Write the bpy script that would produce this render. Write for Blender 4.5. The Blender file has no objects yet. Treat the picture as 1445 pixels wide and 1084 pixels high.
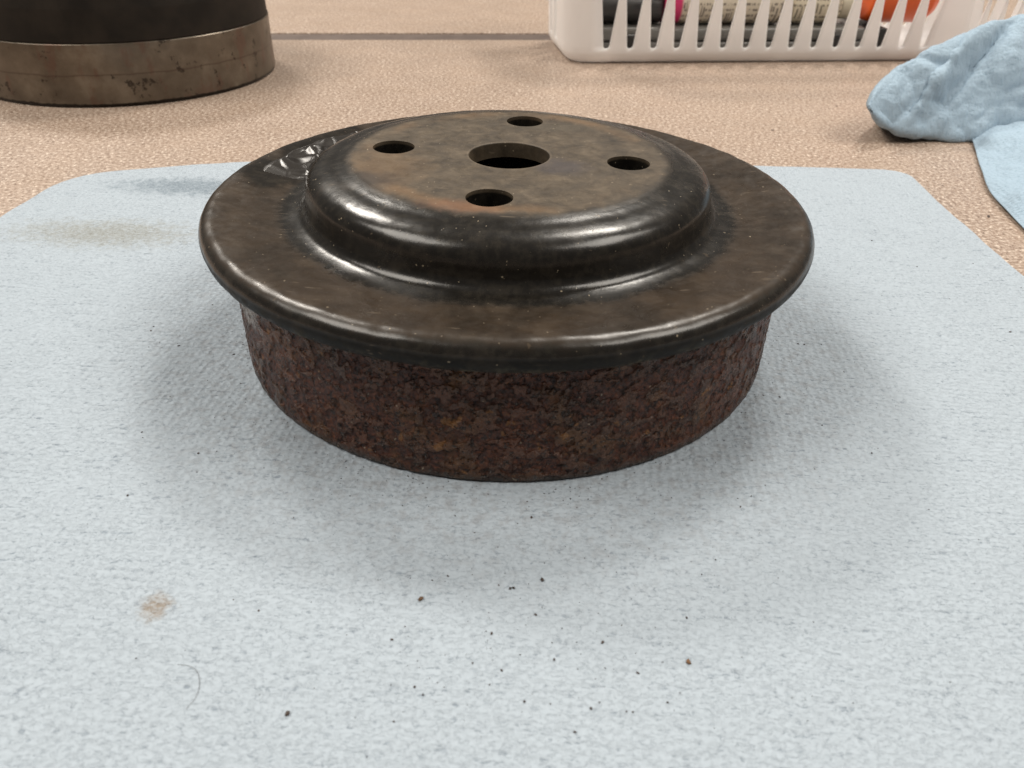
import bpy, bmesh, math, random
import numpy as np
from mathutils import Vector, Matrix, noise as mnoise

random.seed(7)
rng = np.random.default_rng(7)
SC = bpy.context.scene
COL = SC.collection
MM = 0.001
PI = math.pi

# ------------------------------------------------------------------ camera
cam_data = bpy.data.cameras.new('camera')
cam_data.sensor_fit = 'HORIZONTAL'
cam_data.sensor_width = 36.0
cam_data.lens = 27.92
cam_data.clip_start = 0.005
cam_data.clip_end = 20.0
cam = bpy.data.objects.new('camera', cam_data)
COL.objects.link(cam)
_pitch, _roll = math.radians(34.132), math.radians(1.454)
_f = Vector((0, math.cos(_pitch), -math.sin(_pitch)))
_r = Vector((1, 0, 0))
_u = _r.cross(_f)
_r2 = _r * math.cos(_roll) + _u * math.sin(_roll)
_u2 = _u * math.cos(_roll) - _r * math.sin(_roll)
CAM = Vector((2.1226, -195.379, 111.138)) * MM
cam.matrix_world = Matrix(((_r2.x, _u2.x, -_f.x, CAM.x),
                           (_r2.y, _u2.y, -_f.y, CAM.y),
                           (_r2.z, _u2.z, -_f.z, CAM.z),
                           (0, 0, 0, 1)))
cam_data.dof.use_dof = True
cam_data.dof.focus_distance = 0.205
cam_data.dof.aperture_fstop = 34.0
SC.camera = cam

# ------------------------------------------------------------------ room light
world = bpy.data.worlds.new('World')
SC.world = world
world.use_nodes = True
bg = world.node_tree.nodes['Background']
bg.inputs['Color'].default_value = (1.0, 0.93, 0.85, 1)
bg.inputs['Strength'].default_value = 0.13

def ceiling_panel(x, y, z, sx, sy, power, color=(1.0, 0.935, 0.845)):
    d = bpy.data.lights.new('ceiling_panel_light', 'AREA')
    d.shape = 'RECTANGLE'
    d.size, d.size_y = sx, sy
    d.energy = power
    d.color = color
    o = bpy.data.objects.new('ceiling_panel_light', d)
    o.location = (x, y, z)
    COL.objects.link(o)
    return o

ceiling_panel(-1.15, 1.60, 1.75, 0.5, 0.5, 43)
ceiling_panel(0.60, 1.15, 1.75, 0.45, 0.45, 28)
ceiling_panel(-1.45, -0.30, 1.75, 1.2, 1.2, 47)
ceiling_panel(1.45, -0.30, 1.75, 1.2, 1.2, 45)

SC.view_settings.view_transform = 'Standard'
SC.view_settings.look = 'None'
SC.view_settings.exposure = 0.0
SC.view_settings.gamma = 1.0
SC.cycles.use_denoising = True
SC.cycles.denoiser = 'OPENIMAGEDENOISE'
SC.cycles.denoising_input_passes = 'RGB_ALBEDO_NORMAL'
SC.cycles.denoising_prefilter = 'ACCURATE'
SC.cycles.max_bounces = 6
SC.cycles.diffuse_bounces = 3
SC.cycles.glossy_bounces = 3
SC.cycles.caustics_reflective = False
SC.cycles.caustics_refractive = False

# ------------------------------------------------------------------ helpers
def mesh_obj(name, verts, faces, mat=None, parent=None, smooth=True, angle=None, scale=MM):
    me = bpy.data.meshes.new(name)
    v = np.asarray(verts, dtype=float) * scale
    me.from_pydata(v.tolist(), [], faces if isinstance(faces, list) else faces.tolist())
    me.validate()
    me.update()
    if smooth:
        me.polygons.foreach_set('use_smooth', [True] * len(me.polygons))
        if angle is not None:
            me.set_sharp_from_angle(angle=math.radians(angle))
    if mat:
        me.materials.append(mat)
    o = bpy.data.objects.new(name, me)
    COL.objects.link(o)
    if parent:
        o.parent = parent
    return o

def empty(name, loc, rz=0.0):
    o = bpy.data.objects.new(name, None)
    o.empty_display_size = 0.01
    o.location = Vector(loc) * MM
    o.rotation_euler = (0, 0, rz)
    COL.objects.link(o)
    return o

def tag(o, label=None, cat=None, group=None, kind=None):
    if label: o['label'] = label
    if cat: o['category'] = cat
    if group: o['group'] = group
    if kind: o['kind'] = kind
    return o

def fillet(pts, n=8):
    """pts: (r, z, fillet_radius); open polyline with rounded corners."""
    out = [np.array(pts[0][:2], float)]
    for i in range(1, len(pts) - 1):
        a, b, c = (np.array(pts[k][:2], float) for k in (i - 1, i, i + 1))
        rad = pts[i][2]
        u = (a - b) / np.linalg.norm(a - b)
        w = (c - b) / np.linalg.norm(c - b)
        ang = math.acos(max(-1, min(1, float(u @ w))))
        if rad <= 0 or ang > PI - 0.02:
            out.append(b); continue
        t = min(rad / math.tan(ang / 2), 0.48 * np.linalg.norm(a - b), 0.48 * np.linalg.norm(c - b))
        p0, p1 = b + u * t, b + w * t
        for k in range(n + 1):
            s = k / n
            out.append((1 - s) ** 2 * p0 + 2 * s * (1 - s) * b + s * s * p1)
    out.append(np.array(pts[-1][:2], float))
    return np.array(out)

def resample(prof, step):
    out = [prof[0]]
    for a, b in zip(prof[:-1], prof[1:]):
        L = np.linalg.norm(b - a)
        if L < 1e-6: continue
        k = max(1, int(math.ceil(L / step)))
        for j in range(1, k + 1):
            out.append(a + (b - a) * j / k)
    return np.array(out)

def lathe(prof, seg, closed=False):
    m = len(prof)
    th = np.arange(seg) * 2 * PI / seg
    v = np.stack([prof[:, 0][None] * np.cos(th)[:, None], prof[:, 0][None] * np.sin(th)[:, None],
                  np.repeat(prof[:, 1][None], seg, 0)], -1).reshape(-1, 3)
    faces = []
    mm = m if closed else m - 1
    for i in range(seg):
        a, b = i * m, ((i + 1) % seg) * m
        for j in range(mm):
            k = (j + 1) % m
            faces.append((a + j, a + k, b + k, b + j))
    return v, faces

def fbm(p, octv=4):
    return mnoise.fractal(Vector(p), 1.0, 2.0, octv)

def grid_faces(nu, nv, off=0):
    i, j = np.meshgrid(np.arange(nu - 1), np.arange(nv - 1), indexing='ij')
    a = (i * nv + j).ravel() + off
    return np.stack([a, a + nv, a + nv + 1, a + 1], 1).tolist()

# ------------------------------------------------------------------ node helper
class Mat:
    def __init__(self, name):
        self.m = bpy.data.materials.new(name)
        self.m.use_nodes = True
        self.t = self.m.node_tree
        self.t.nodes.clear()
        self.out = self.t.nodes.new('ShaderNodeOutputMaterial')
        self.b = self.t.nodes.new('ShaderNodeBsdfPrincipled')
        self.t.links.new(self.b.outputs[0], self.out.inputs['Surface'])
        self.tc = self.t.nodes.new('ShaderNodeTexCoord')
        self.obj = self.tc.outputs['Object']
    def link(self, sock, val):
        if hasattr(val, 'is_output'):
            self.t.links.new(val, sock)
        elif isinstance(val, (tuple, list)):
            sock.default_value = tuple(val) + ((1,) if len(val) == 3 and sock.type == 'RGBA' else ())
        elif sock.type == 'RGBA':
            sock.default_value = (val, val, val, 1)
        else:
            sock.default_value = val
    def set(self, **kw):
        names = {'color': 'Base Color', 'rough': 'Roughness', 'metal': 'Metallic', 'normal': 'Normal',
                 'spec': 'Specular IOR Level', 'coat': 'Coat Weight', 'coatr': 'Coat Roughness',
                 'sub': 'Subsurface Weight', 'subs': 'Subsurface Scale', 'trans': 'Transmission Weight',
                 'sheen': 'Sheen Weight', 'alpha': 'Alpha'}
        for k, v in kw.items():
            self.link(self.b.inputs[names[k]], v)
        return self.m
    def map(self, scale=(1, 1, 1), loc=(0, 0, 0), rot=(0, 0, 0), vec=None):
        n = self.t.nodes.new('ShaderNodeMapping')
        self.link(n.inputs['Vector'], vec or self.obj)
        n.inputs['Location'].default_value = loc
        n.inputs['Rotation'].default_value = rot
        n.inputs['Scale'].default_value = scale
        return n.outputs[0]
    def noise(self, size, detail=3, rough=0.55, vec=None, dist=0.0, color=False):
        n = self.t.nodes.new('ShaderNodeTexNoise')
        self.link(n.inputs['Vector'], vec or self.obj)
        n.inputs['Scale'].default_value = 1000.0 / size
        n.inputs['Detail'].default_value = detail
        n.inputs['Roughness'].default_value = rough
        n.inputs['Distortion'].default_value = dist
        return n.outputs['Color' if color else 'Fac']
    def voronoi(self, size, vec=None, feature='F1', rnd=1.0, out='Distance'):
        n = self.t.nodes.new('ShaderNodeTexVoronoi')
        n.feature = feature
        self.link(n.inputs['Vector'], vec or self.obj)
        n.inputs['Scale'].default_value = 1000.0 / size
        n.inputs['Randomness'].default_value = rnd
        return n.outputs[out]
    def ramp(self, fac, stops, interp='LINEAR'):
        n = self.t.nodes.new('ShaderNodeValToRGB')
        n.color_ramp.interpolation = interp
        e = n.color_ramp.elements
        while len(e) < len(stops): e.new(0.5)
        for el, (p, c) in zip(e, stops):
            el.position = p
            el.color = (c, c, c, 1) if isinstance(c, (int, float)) else tuple(c) + (1,)
        self.link(n.inputs[0], fac)
        return n.outputs[0]
    def mix(self, fac, a, b, mode='MIX'):
        n = self.t.nodes.new('ShaderNodeMix')
        n.data_type = 'RGBA'; n.blend_type = mode
        self.link(n.inputs[0], fac); self.link(n.inputs[6], a); self.link(n.inputs[7], b)
        return n.outputs[2]
    def math(self, op, a, b=0.0, c=0.0, clamp=False):
        n = self.t.nodes.new('ShaderNodeMath')
        n.operation = op; n.use_clamp = clamp
        self.link(n.inputs[0], a); self.link(n.inputs[1], b); self.link(n.inputs[2], c)
        return n.outputs[0]
    def rng(self, v, a, b, c=0.0, d=1.0, smooth=True):
        n = self.t.nodes.new('ShaderNodeMapRange')
        n.interpolation_type = 'SMOOTHSTEP' if smooth else 'LINEAR'
        self.link(n.inputs[0], v)
        for i, x in zip((1, 2, 3, 4), (a, b, c, d)): n.inputs[i].default_value = x
        return n.outputs[0]
    def xyz(self, vec=None):
        n = self.t.nodes.new('ShaderNodeSeparateXYZ')
        self.link(n.inputs[0], vec or self.obj)
        return n.outputs
    def length(self, vec):
        n = self.t.nodes.new('ShaderNodeVectorMath'); n.operation = 'LENGTH'
        self.link(n.inputs[0], vec)
        return n.outputs['Value']
    def bump(self, h, strength=0.5, dist=0.0005, normal=None):
        n = self.t.nodes.new('ShaderNodeBump')
        self.link(n.inputs['Height'], h)
        n.inputs['Strength'].default_value = strength
        n.inputs['Distance'].default_value = dist
        if normal: self.link(n.inputs['Normal'], normal)
        return n.outputs[0]
    def shared_noise(self, size):
        key = 4.0 if size < 7 else 9.0
        if not hasattr(self, '_sn'): self._sn = {}
        if key not in self._sn: self._sn[key] = self.noise(key, 3, 0.6)
        return self._sn[key]
    def blob(self, x, y, rx, ry, z=0.0, rz=1e6, wob=0.35, size=8.0, edge=0.35):
        """soft stain with a ragged outline, mm in object space: 1 inside, 0 outside"""
        v = self.map(scale=(1000 / rx, 1000 / ry, 1000 / rz), loc=(-x / rx, -y / ry, -z / rz))
        d = self.length(v)
        n = self.shared_noise(size)
        d = self.math('ADD', d, self.math('MULTIPLY', self.math('SUBTRACT', n, 0.5), wob * 4))
        return self.rng(d, 1 - edge, 1 + edge, 1.0, 0.0)

# ------------------------------------------------------------------ materials
def mat_laminate():
    m = Mat('speckled_laminate')
    a = m.noise(1.35, 2, 0.7)
    b = m.noise(1.5, 2, 0.6, vec=m.map(loc=(3, 1, 0)))
    mott = m.noise(22, 3)
    c = m.ramp(a, [(0.30, (0.14, 0.095, 0.071)), (0.42, (0.285, 0.206, 0.158)), (0.55, (0.365, 0.280, 0.224)), (0.68, (0.50, 0.42, 0.35))])
    c = m.mix(m.rng(b, 0.56, 0.68), c, (0.66, 0.565, 0.475))
    c = m.mix(m.rng(b, 0.43, 0.32), c, (0.14, 0.092, 0.065))
    c = m.mix(m.math('MULTIPLY', m.rng(mott, 0.35, 0.75), 0.12), c, (0.40, 0.28, 0.19))
    return m.set(color=c, rough=m.ramp(m.noise(30, 3), [(0.3, 0.36), (0.7, 0.5)]), spec=0.4)

def towel_material(name, base, dark, flat=True):
    m = Mat(name)
    fib = m.noise(0.6, 3, 0.72, vec=m.map(scale=(0.6, 1.0, 1.0)), dist=0.8)          # loose fibres
    dim = m.voronoi(1.75, vec=m.map(scale=(0.9, 1.0, 0.0), rot=(0, 0, 0.06)), rnd=0.65)      # embossed dimples
    line = m.noise(1.0, 1, 0.5, vec=m.map(scale=(0.16, 1.0, 1.0), loc=(0.3, 0.1, 0)))   # creping
    wave = m.noise(26, 2)
    dimple = m.rng(dim, 0.42, 0.16)
    low = m.math('ADD', m.math('MULTIPLY', dimple, 0.34), m.math('MULTIPLY', m.rng(fib, 0.46, 0.68), 0.60))
    low = m.math('ADD', low, m.math('MULTIPLY', m.rng(line, 0.57, 0.74), 0.36))
    c = m.ramp(low, [(0.30, base), (0.62, tuple(0.5 * p + 0.5 * q for p, q in zip(base, dark))), (1.0, dark)])
    c = m.mix(m.math('MULTIPLY', m.rng(wave, 0.35, 0.75), 0.15), c, tuple(0.85 * p for p in base))
    if flat:
        st = m.noise(3.0, 4, 0.7)
        stw = m.math('MULTIPLY', m.math('SUBTRACT', st, 0.5), 2.6)
        fb = m.rng(fib, 0.30, 0.62, 0.35, 1.0)
        def stain(x, y, rx, ry, e=0.6):
            v = m.length(m.map(scale=(1000 / rx, 1000 / ry, 0), loc=(-x / rx, -y / ry, 0)))
            return m.math('MULTIPLY', m.rng(m.math('ADD', v, stw), 1 - e, 1 + e, 1.0, 0.0), fb)
        c = m.mix(m.math('MULTIPLY', stain(-121, 97, 27, 8), 0.85), c, (0.16, 0.20, 0.24))
        c = m.mix(m.math('MULTIPLY', stain(-136, 52, 25, 9, 0.75), 0.70), c, (0.24, 0.23, 0.19))
        c = m.mix(m.math('MULTIPLY', stain(-58.9, -103.7, 2.6, 2.3, 0.55), 0.75), c, (0.25, 0.19, 0.13))
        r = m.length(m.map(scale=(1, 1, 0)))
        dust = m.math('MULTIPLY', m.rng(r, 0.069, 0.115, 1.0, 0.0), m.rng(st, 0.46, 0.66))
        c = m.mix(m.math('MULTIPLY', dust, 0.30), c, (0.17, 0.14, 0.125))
    dots = m.rng(m.voronoi(1.9, vec=m.map(scale=(1.0, 1.0, 0.0), rot=(0, 0, 0.10)), rnd=0.36), 0.10, 0.55)
    h = m.math('SUBTRACT', m.math("MULTIPLY", dots, 0.85), m.math('MULTIPLY', low, 0.8))
    return m.set(color=c, rough=0.92, normal=m.bump(h, 0.55, 0.0005), spec=0.1)

def mat_hub():
    m = Mat('worn_black_paint')
    X, Y, Z = m.xyz()[:3]
    r = m.length(m.map(scale=(1, 1, 0)))          # metres from the axis
    n1 = m.noise(9, 5, 0.62)
    n2 = m.noise(2.2, 4, 0.6)
    n3 = m.noise(28, 3)
    wob = m.math('ADD', m.math('MULTIPLY', m.math('SUBTRACT', n1, 0.5), 0.004), m.math('MULTIPLY', m.math('SUBTRACT', n2, 0.5), 0.003))
    rw = m.math('ADD', r, wob)
    plate = m.math('MULTIPLY', m.rng(rw, 0.0372, 0.0408, 1, 0), m.math('MAXIMUM', m.rng(Z, 0.0464, 0.0470), m.rng(r, 0.0115, 0.0105)))
    flange = m.math('MULTIPLY', m.rng(rw, 0.0555, 0.0585), m.rng(rw, 0.0752, 0.0730))
    paint = m.mix(m.rng(n2, 0.42, 0.7), (0.010, 0.0088, 0.0075), (0.022, 0.019, 0.015))
    # dull dirt film on the flange
    film = m.ramp(n1, [(0.25, (0.021, 0.0145, 0.0095)), (0.5, (0.034, 0.0235, 0.0152)), (0.8, (0.056, 0.039, 0.0255))])
    film_f = m.math('MULTIPLY', flange, m.rng(m.noise(14, 4, 0.6), 0.30, 0.55, 0.55, 1.0))
    wet = m.blob(-63, 12, 8, 9, size=9, edge=0.25)
    wet2 = m.blob(-54, 35, 12, 18, size=9, edge=0.25)
    wet = m.math('MAXIMUM', wet, wet2)
    film_f = m.math('MULTIPLY', film_f, m.math('SUBTRACT', 1.0, m.math('MULTIPLY', wet, 0.9)))
    c = m.mix(film_f, paint, film)
    # dusty shoulders of the dome
    dust = m.math('MULTIPLY', m.rng(n1, 0.52, 0.75), 0.35)
    c = m.mix(dust, c, (0.060, 0.047, 0.034))
    # rusty, dirty mounting face
    pc = m.ramp(m.noise(5, 6, 0.68, dist=0.4), [(0.26, (0.024, 0.0175, 0.0115)), (0.45, (0.056, 0.0415, 0.0265)), (0.58, (0.080, 0.060, 0.039)), (0.78, (0.135, 0.104, 0.070))])
    ring = m.math('MULTIPLY', m.rng(m.math('ABSOLUTE', m.math('SUBTRACT', rw, 0.0355)), 0.0, 0.004, 1, 0), m.rng(n3, 0.40, 0.62))
    pc = m.mix(m.math('MULTIPLY', ring, 0.25), pc, (0.26, 0.13, 0.045))
    ring2 = m.rng(m.math('ABSOLUTE', m.math('SUBTRACT', rw, 0.026)), 0.0, 0.0015, 1, 0)
    pc = m.mix(m.math('MULTIPLY', ring2, 0.25), pc, (0.07, 0.055, 0.04))
    rb = m.blob(-11, -35, 9, 3.5, size=4, edge=0.5)
    pc = m.mix(m.math('MULTIPLY', rb, 0.28), pc, (0.24, 0.095, 0.045))
    rl = m.blob(-30, -12, 9, 12, size=5, edge=0.7)
    pc = m.mix(m.math('MULTIPLY', rl, 0.28), pc, (0.20, 0.115, 0.05))
    ds = m.blob(13, -8, 6, 5, size=6, edge=0.6)
    pc = m.mix(m.math('MULTIPLY', ds, 0.70), pc, (0.050, 0.042, 0.044))
    dl = m.blob(-33, -20, 7, 5, size=5, edge=0.6)
    pc = m.mix(m.math('MULTIPLY', dl, 0.75), pc, (0.030, 0.022, 0.018))
    db = m.blob(12, 24, 12, 3, size=6, edge=0.6)
    pc = m.mix(m.math('MULTIPLY', db, 0.5), pc, (0.06, 0.05, 0.035))
    c = m.mix(plate, c, pc)
    # pale grains and scratches
    sp = m.rng(m.noise(0.8, 1, 0.4), 0.765, 0.80)
    c = m.mix(m.math('MULTIPLY', sp, 0.75), c, (0.34, 0.28, 0.20))
    scr = m.rng(m.noise(1.2, 2, 0.5, vec=m.map(scale=(0.12, 1.0, 1.0), rot=(0, 0, 0.3))), 0.70, 0.76)
    c = m.mix(m.math('MULTIPLY', scr, 0.5), c, (0.16, 0.125, 0.09))
    chp = m.rng(m.noise(2.6, 3, 0.6, vec=m.map(loc=(0.31, 0.77, 0.1))), 0.70, 0.73)
    c = m.mix(m.math('MULTIPLY', chp, 0.45), c, (0.095, 0.070, 0.045))
    burr = m.rng(m.math('ABSOLUTE', m.math('SUBTRACT', r, 0.0104)), 0.0, 0.0004, 1, 0)
    c = m.mix(m.math('MULTIPLY', burr, 0.15), c, (0.26, 0.20, 0.14))
    # chipped outer edge: rust shows through
    edge = m.math('MULTIPLY', m.rng(Z, 0.0345, 0.031), m.rng(r, 0.069, 0.0715))
    chip = m.math('MULTIPLY', edge, m.rng(m.noise(5, 5, 0.7), 0.50, 0.66))
    c = m.mix(m.math('MULTIPLY', chip, 0.7), c, (0.10, 0.085, 0.055))
    rough = m.ramp(n1, [(0.3, 0.19), (0.7, 0.31)])
    rough = m.mix(film_f, rough, m.ramp(n2, [(0.3, 0.27), (0.7, 0.41)]))
    rough = m.mix(m.math('MULTIPLY', wet, m.math('SUBTRACT', 1.0, plate)), rough, 0.22)
    lip = m.math('MULTIPLY', m.rng(Z, 0.0358, 0.0345), m.rng(r, 0.066, 0.068))
    rough = m.mix(lip, rough, m.ramp(n2, [(0.35, 0.38), (0.65, 0.62)]))
    rough = m.mix(plate, rough, m.ramp(n2, [(0.3, 0.46), (0.7, 0.66)]))
    h = m.math('ADD', m.math('MULTIPLY', n2, 0.5), m.math('MULTIPLY', sp, 0.6))
    h = m.math('ADD', h, m.math('MULTIPLY', m.noise(0.7, 3), 0.25))
    nrm = m.bump(h, 0.14, 0.0004)
    return m.set(color=c, rough=rough, normal=nrm, spec=m.mix(lip, 0.45, 0.10))

def mat_rust():
    m = Mat('scaly_rust')
    at = m.t.nodes.new('ShaderNodeAttribute'); at.attribute_name = 'skin'
    n1 = m.noise(4.6, 7, 0.78, dist=0.8)
    n2 = m.noise(0.95, 4, 0.68)
    n3 = m.noise(15, 4, 0.6)
    sk = m.math('ADD', m.math('MULTIPLY', at.outputs['Fac'], 0.40), m.math('MULTIPLY', m.math('SUBTRACT', n1, 0.5), 1.5))
    skin = m.rng(sk, 0.10, 0.30)                                  # grey-brown scale left standing
    deep = m.ramp(n2, [(0.30, (0.009, 0.0020, 0.0008)), (0.48, (0.048, 0.0100, 0.0024)), (0.66, (0.125, 0.033, 0.0075))])
    top = m.ramp(n2, [(0.28, (0.027, 0.0090, 0.0040)), (0.5, (0.058, 0.0240, 0.0120)), (0.75, (0.105, 0.056, 0.035))])
    red = m.rng(n3, 0.40, 0.62)
    top = m.mix(m.math('MULTIPLY', red, 0.7), top, (0.115, 0.034, 0.011))
    c = m.mix(skin, deep, top)
    amb = m.math('MULTIPLY', m.rng(m.noise(11, 3, 0.6, vec=m.map(loc=(0.53, 0.2, 0.7))), 0.48, 0.64), m.rng(n1, 0.35, 0.6))
    c = m.mix(m.math('MULTIPLY', amb, 0.65), c, (0.120, 0.050, 0.011))
    org = m.rng(m.noise(3.6, 2, 0.5, vec=m.map(loc=(0.9, 0.7, 0.3))), 0.665, 0.72)
    c = m.mix(m.math('MULTIPLY', org, 0.8), c, (0.22, 0.095, 0.025))
    pit = m.rng(m.noise(1.25, 3, 0.65, vec=m.map(loc=(0.15, 0.45, 0.65))), 0.46, 0.36)
    c = m.mix(m.math('MULTIPLY', pit, 0.8), c, (0.0065, 0.0018, 0.0008))
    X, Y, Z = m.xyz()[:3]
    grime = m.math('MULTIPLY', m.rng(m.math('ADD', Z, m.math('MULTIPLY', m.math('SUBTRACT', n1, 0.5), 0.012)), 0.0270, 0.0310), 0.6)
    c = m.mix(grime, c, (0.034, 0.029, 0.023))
    worn = m.math('MULTIPLY', m.blob(-60, -33, 9, 13, z=24.5, rz=6.5, size=5, edge=0.35), m.rng(n1, 0.38, 0.50))
    c = m.mix(m.math('MULTIPLY', worn, 0.9), c, (0.34, 0.32, 0.305))
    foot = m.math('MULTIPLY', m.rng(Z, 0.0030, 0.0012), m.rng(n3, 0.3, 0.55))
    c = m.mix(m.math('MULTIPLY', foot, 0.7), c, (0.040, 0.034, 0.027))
    sp = m.rng(m.noise(0.9, 1, 0.4, vec=m.map(loc=(0.2, 0.2, 0.9))), 0.77, 0.80)
    c = m.mix(m.math('MULTIPLY', sp, 0.7), c, (0.40, 0.33, 0.25))
    rough = m.mix(skin, m.ramp(n2, [(0.3, 0.26), (0.7, 0.50)]), m.ramp(n2, [(0.3, 0.14), (0.7, 0.32)]))
    h = m.math('SUBTRACT', m.math('ADD', m.math('MULTIPLY', skin, 0.5), m.math('MULTIPLY', n2, 0.9)), m.math('MULTIPLY', pit, 0.6))
    return m.set(color=c, rough=rough, normal=m.bump(h, 0.9, 0.0010), spec=0.55)

def mat_film():
    m = Mat('wrinkled_black_film')
    n = m.noise(2.5, 3)
    c = m.mix(n, (0.012, 0.010, 0.009), (0.024, 0.020, 0.016))
    return m.set(color=c, rough=0.30, spec=0.55)

def mat_steel_band():
    m = Mat('stained_bare_steel')
    n1 = m.noise(14, 5, 0.62)
    n2 = m.noise(3.5, 4, 0.6)
    st = m.noise(9, 5, 0.65, vec=m.map(scale=(1, 1, 0.45), loc=(0.3, 0.1, 0.2)))
    c = m.ramp(n1, [(0.3, (0.090, 0.072, 0.054)), (0.55, (0.150, 0.123, 0.094)), (0.75, (0.23, 0.195, 0.152))])
    c = m.mix(m.math('MULTIPLY', m.rng(st, 0.53, 0.64), 0.42), c, (0.13, 0.062, 0.045))
    c = m.mix(m.math('MULTIPLY', m.rng(m.noise(9, 5, 0.75, vec=m.map(loc=(0.7, 0.4, 0.2))), 0.59, 0.64), 0.85), c, (0.025, 0.018, 0.013))
    X, Y, Z = m.xyz()[:3]
    line = m.rng(m.math('ABSOLUTE', m.math('SUBTRACT', Z, m.math('ADD', 0.0150, m.math('MULTIPLY', m.math('SUBTRACT', n1, 0.5), 0.003)))), 0.0, 0.0007, 1, 0)
    c = m.mix(m.math('MULTIPLY', line, 0.5), c, (0.06, 0.035, 0.026))
    foot = m.rng(m.math('ADD', Z, m.math('MULTIPLY', m.math('SUBTRACT', n2, 0.5), 0.0016)), 0.0021, 0.0016)
    c = m.mix(foot, c, (0.016, 0.012, 0.009))
    return m.set(color=c, rough=m.ramp(n2, [(0.3, 0.28), (0.7, 0.46)]), metal=0.6, normal=m.bump(n2, 0.15, 0.0004))

def simple(name, color, rough=0.5, var=0.15, size=10, bump=0.1, **kw):
    m = Mat(name)
    n = m.noise(size, 4, 0.6)
    c = m.mix(m.rng(n, 0.3, 0.7), tuple(x * (1 - var) for x in color), tuple(min(1, x * (1 + var)) for x in color))
    r = m.ramp(n, [(0.3, max(0.03, rough - 0.06)), (0.7, min(1, rough + 0.06))])
    return m.set(color=c, rough=r, normal=m.bump(m.noise(size * 0.2, 3), bump, 0.0003), **kw)

def mat_label(name, paper, ink, accent=None):
    m = Mat(name)
    X, Y, Z = m.xyz()[:3]
    cells = m.noise(2.0, 1, 0.4, vec=m.map(scale=(1.0, 0.001, 0.001)))
    blocks = m.noise(9.0, 1, 0.3, vec=m.map(scale=(1.0, 0.6, 1.6), loc=(0.7, 0, 0)))
    lines = m.math('SINE', m.math('MULTIPLY', Z, 2 * PI / 0.0034))
    txt = m.math('MULTIPLY', m.rng(lines, 0.1, 0.5), m.rng(m.noise(1.1, 2, 0.5, vec=m.map(scale=(1.0, 0.2, 0.2))), 0.46, 0.54))
    bars = m.rng(m.noise(1.3, 1, 0.3, vec=m.map(scale=(1.0, 0.0001, 0.0001))), 0.49, 0.53)
    ink_f = m.mix(m.rng(blocks, 0.52, 0.56), txt, bars)
    c = m.mix(m.math('MULTIPLY', ink_f, 0.75), paper, ink)
    if accent:
        c = m.mix(m.rng(X, accent[0] * MM, accent[0] * MM + 0.002), accent[1], c)
    return m.set(color=c, rough=0.42, spec=0.4, normal=m.bump(m.noise(6, 3), 0.08, 0.0004))

M_LAM = mat_laminate()
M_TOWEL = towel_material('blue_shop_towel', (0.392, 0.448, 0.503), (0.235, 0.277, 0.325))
M_TOWEL2 = towel_material('blue_shop_towel_crumpled', (0.35, 0.455, 0.55), (0.235, 0.325, 0.41), flat=False)
M_HUB = mat_hub()
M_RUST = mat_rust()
M_FILM = mat_film()
M_BAND = mat_steel_band()
M_BLACK = simple('dull_black_paint', (0.014, 0.0105, 0.0075), 0.62, 0.4, 14, 0.15, spec=0.25)
M_STRIP = simple('taupe_edge_strip', (0.105, 0.078, 0.066), 0.55, 0.12, 12, 0.1)
M_WHITE = simple('white_basket_plastic', (0.93, 0.92, 0.92), 0.36, 0.02, 30, 0.04)
_t = M_WHITE.node_tree
_tr = _t.nodes.new('ShaderNodeBsdfTranslucent'); _tr.inputs[0].default_value = (0.95, 0.91, 0.88, 1)
_mx = _t.nodes.new('ShaderNodeMixShader'); _mx.inputs[0].default_value = 0.45
_o = next(n for n in _t.nodes if n.type == 'OUTPUT_MATERIAL'); _p = next(n for n in _t.nodes if n.type == 'BSDF_PRINCIPLED')
_t.links.new(_p.outputs[0], _mx.inputs[1]); _t.links.new(_tr.outputs[0], _mx.inputs[2]); _t.links.new(_mx.outputs[0], _o.inputs['Surface'])

# ------------------------------------------------------------------ countertop (setting)
ANG = math.radians(7.0)                       # the bench runs a little askew to the camera
e1 = np.array([math.cos(ANG), math.sin(ANG)])
e2 = np.array([-math.sin(ANG), math.cos(ANG)])
ORG = np.array([-163.0, 373.2])               # a point of the joint's near edge

def slab(name, s0, s1, t0, t1, top, thick, mat, bev=1.2, kind='structure'):
    """flat board in bench coordinates (s along the joint, t away from the camera), rounded arris"""
    prof = [(0, bev)] + [(bev - bev * math.cos(a), bev - bev * math.sin(a)) for a in (PI / 8, PI / 4, 3 * PI / 8)] + [(bev, 0)]
    rings = [(0.0, -thick)] + [(i, -z) for i, z in prof]
    V, F = [], []
    for inset, z in rings:
        for s, t in ((s0 + inset, t0 + inset), (s1 - inset, t0 + inset), (s1 - inset, t1 - inset), (s0 + inset, t1 - inset)):
            p = ORG + e1 * s + e2 * t
            V.append((p[0], p[1], top + z))
    for k in range(len(rings) - 1):
        for j in range(4):
            a, b = k * 4 + j, k * 4 + (j + 1) % 4
            F.append((a, b, b + 4, a + 4))
    n = (len(rings) - 1) * 4
    F.append((n, n + 1, n + 2, n + 3))
    F.append((3, 2, 1, 0))
    o = mesh_obj(name, V, F, mat, angle=40)
    if kind: o['kind'] = kind
    return o

slab('countertop', -1100, 1300, -900, 0.0, 0.0, 30, M_LAM)
slab('rear_countertop', -1100, 1300, 24.5, 700, 0.0, 30, M_LAM)
strip = slab('joint_strip', -1100, 1300, 0.15, 24.35, -0.9, 28, M_STRIP, bev=0.8)

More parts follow.
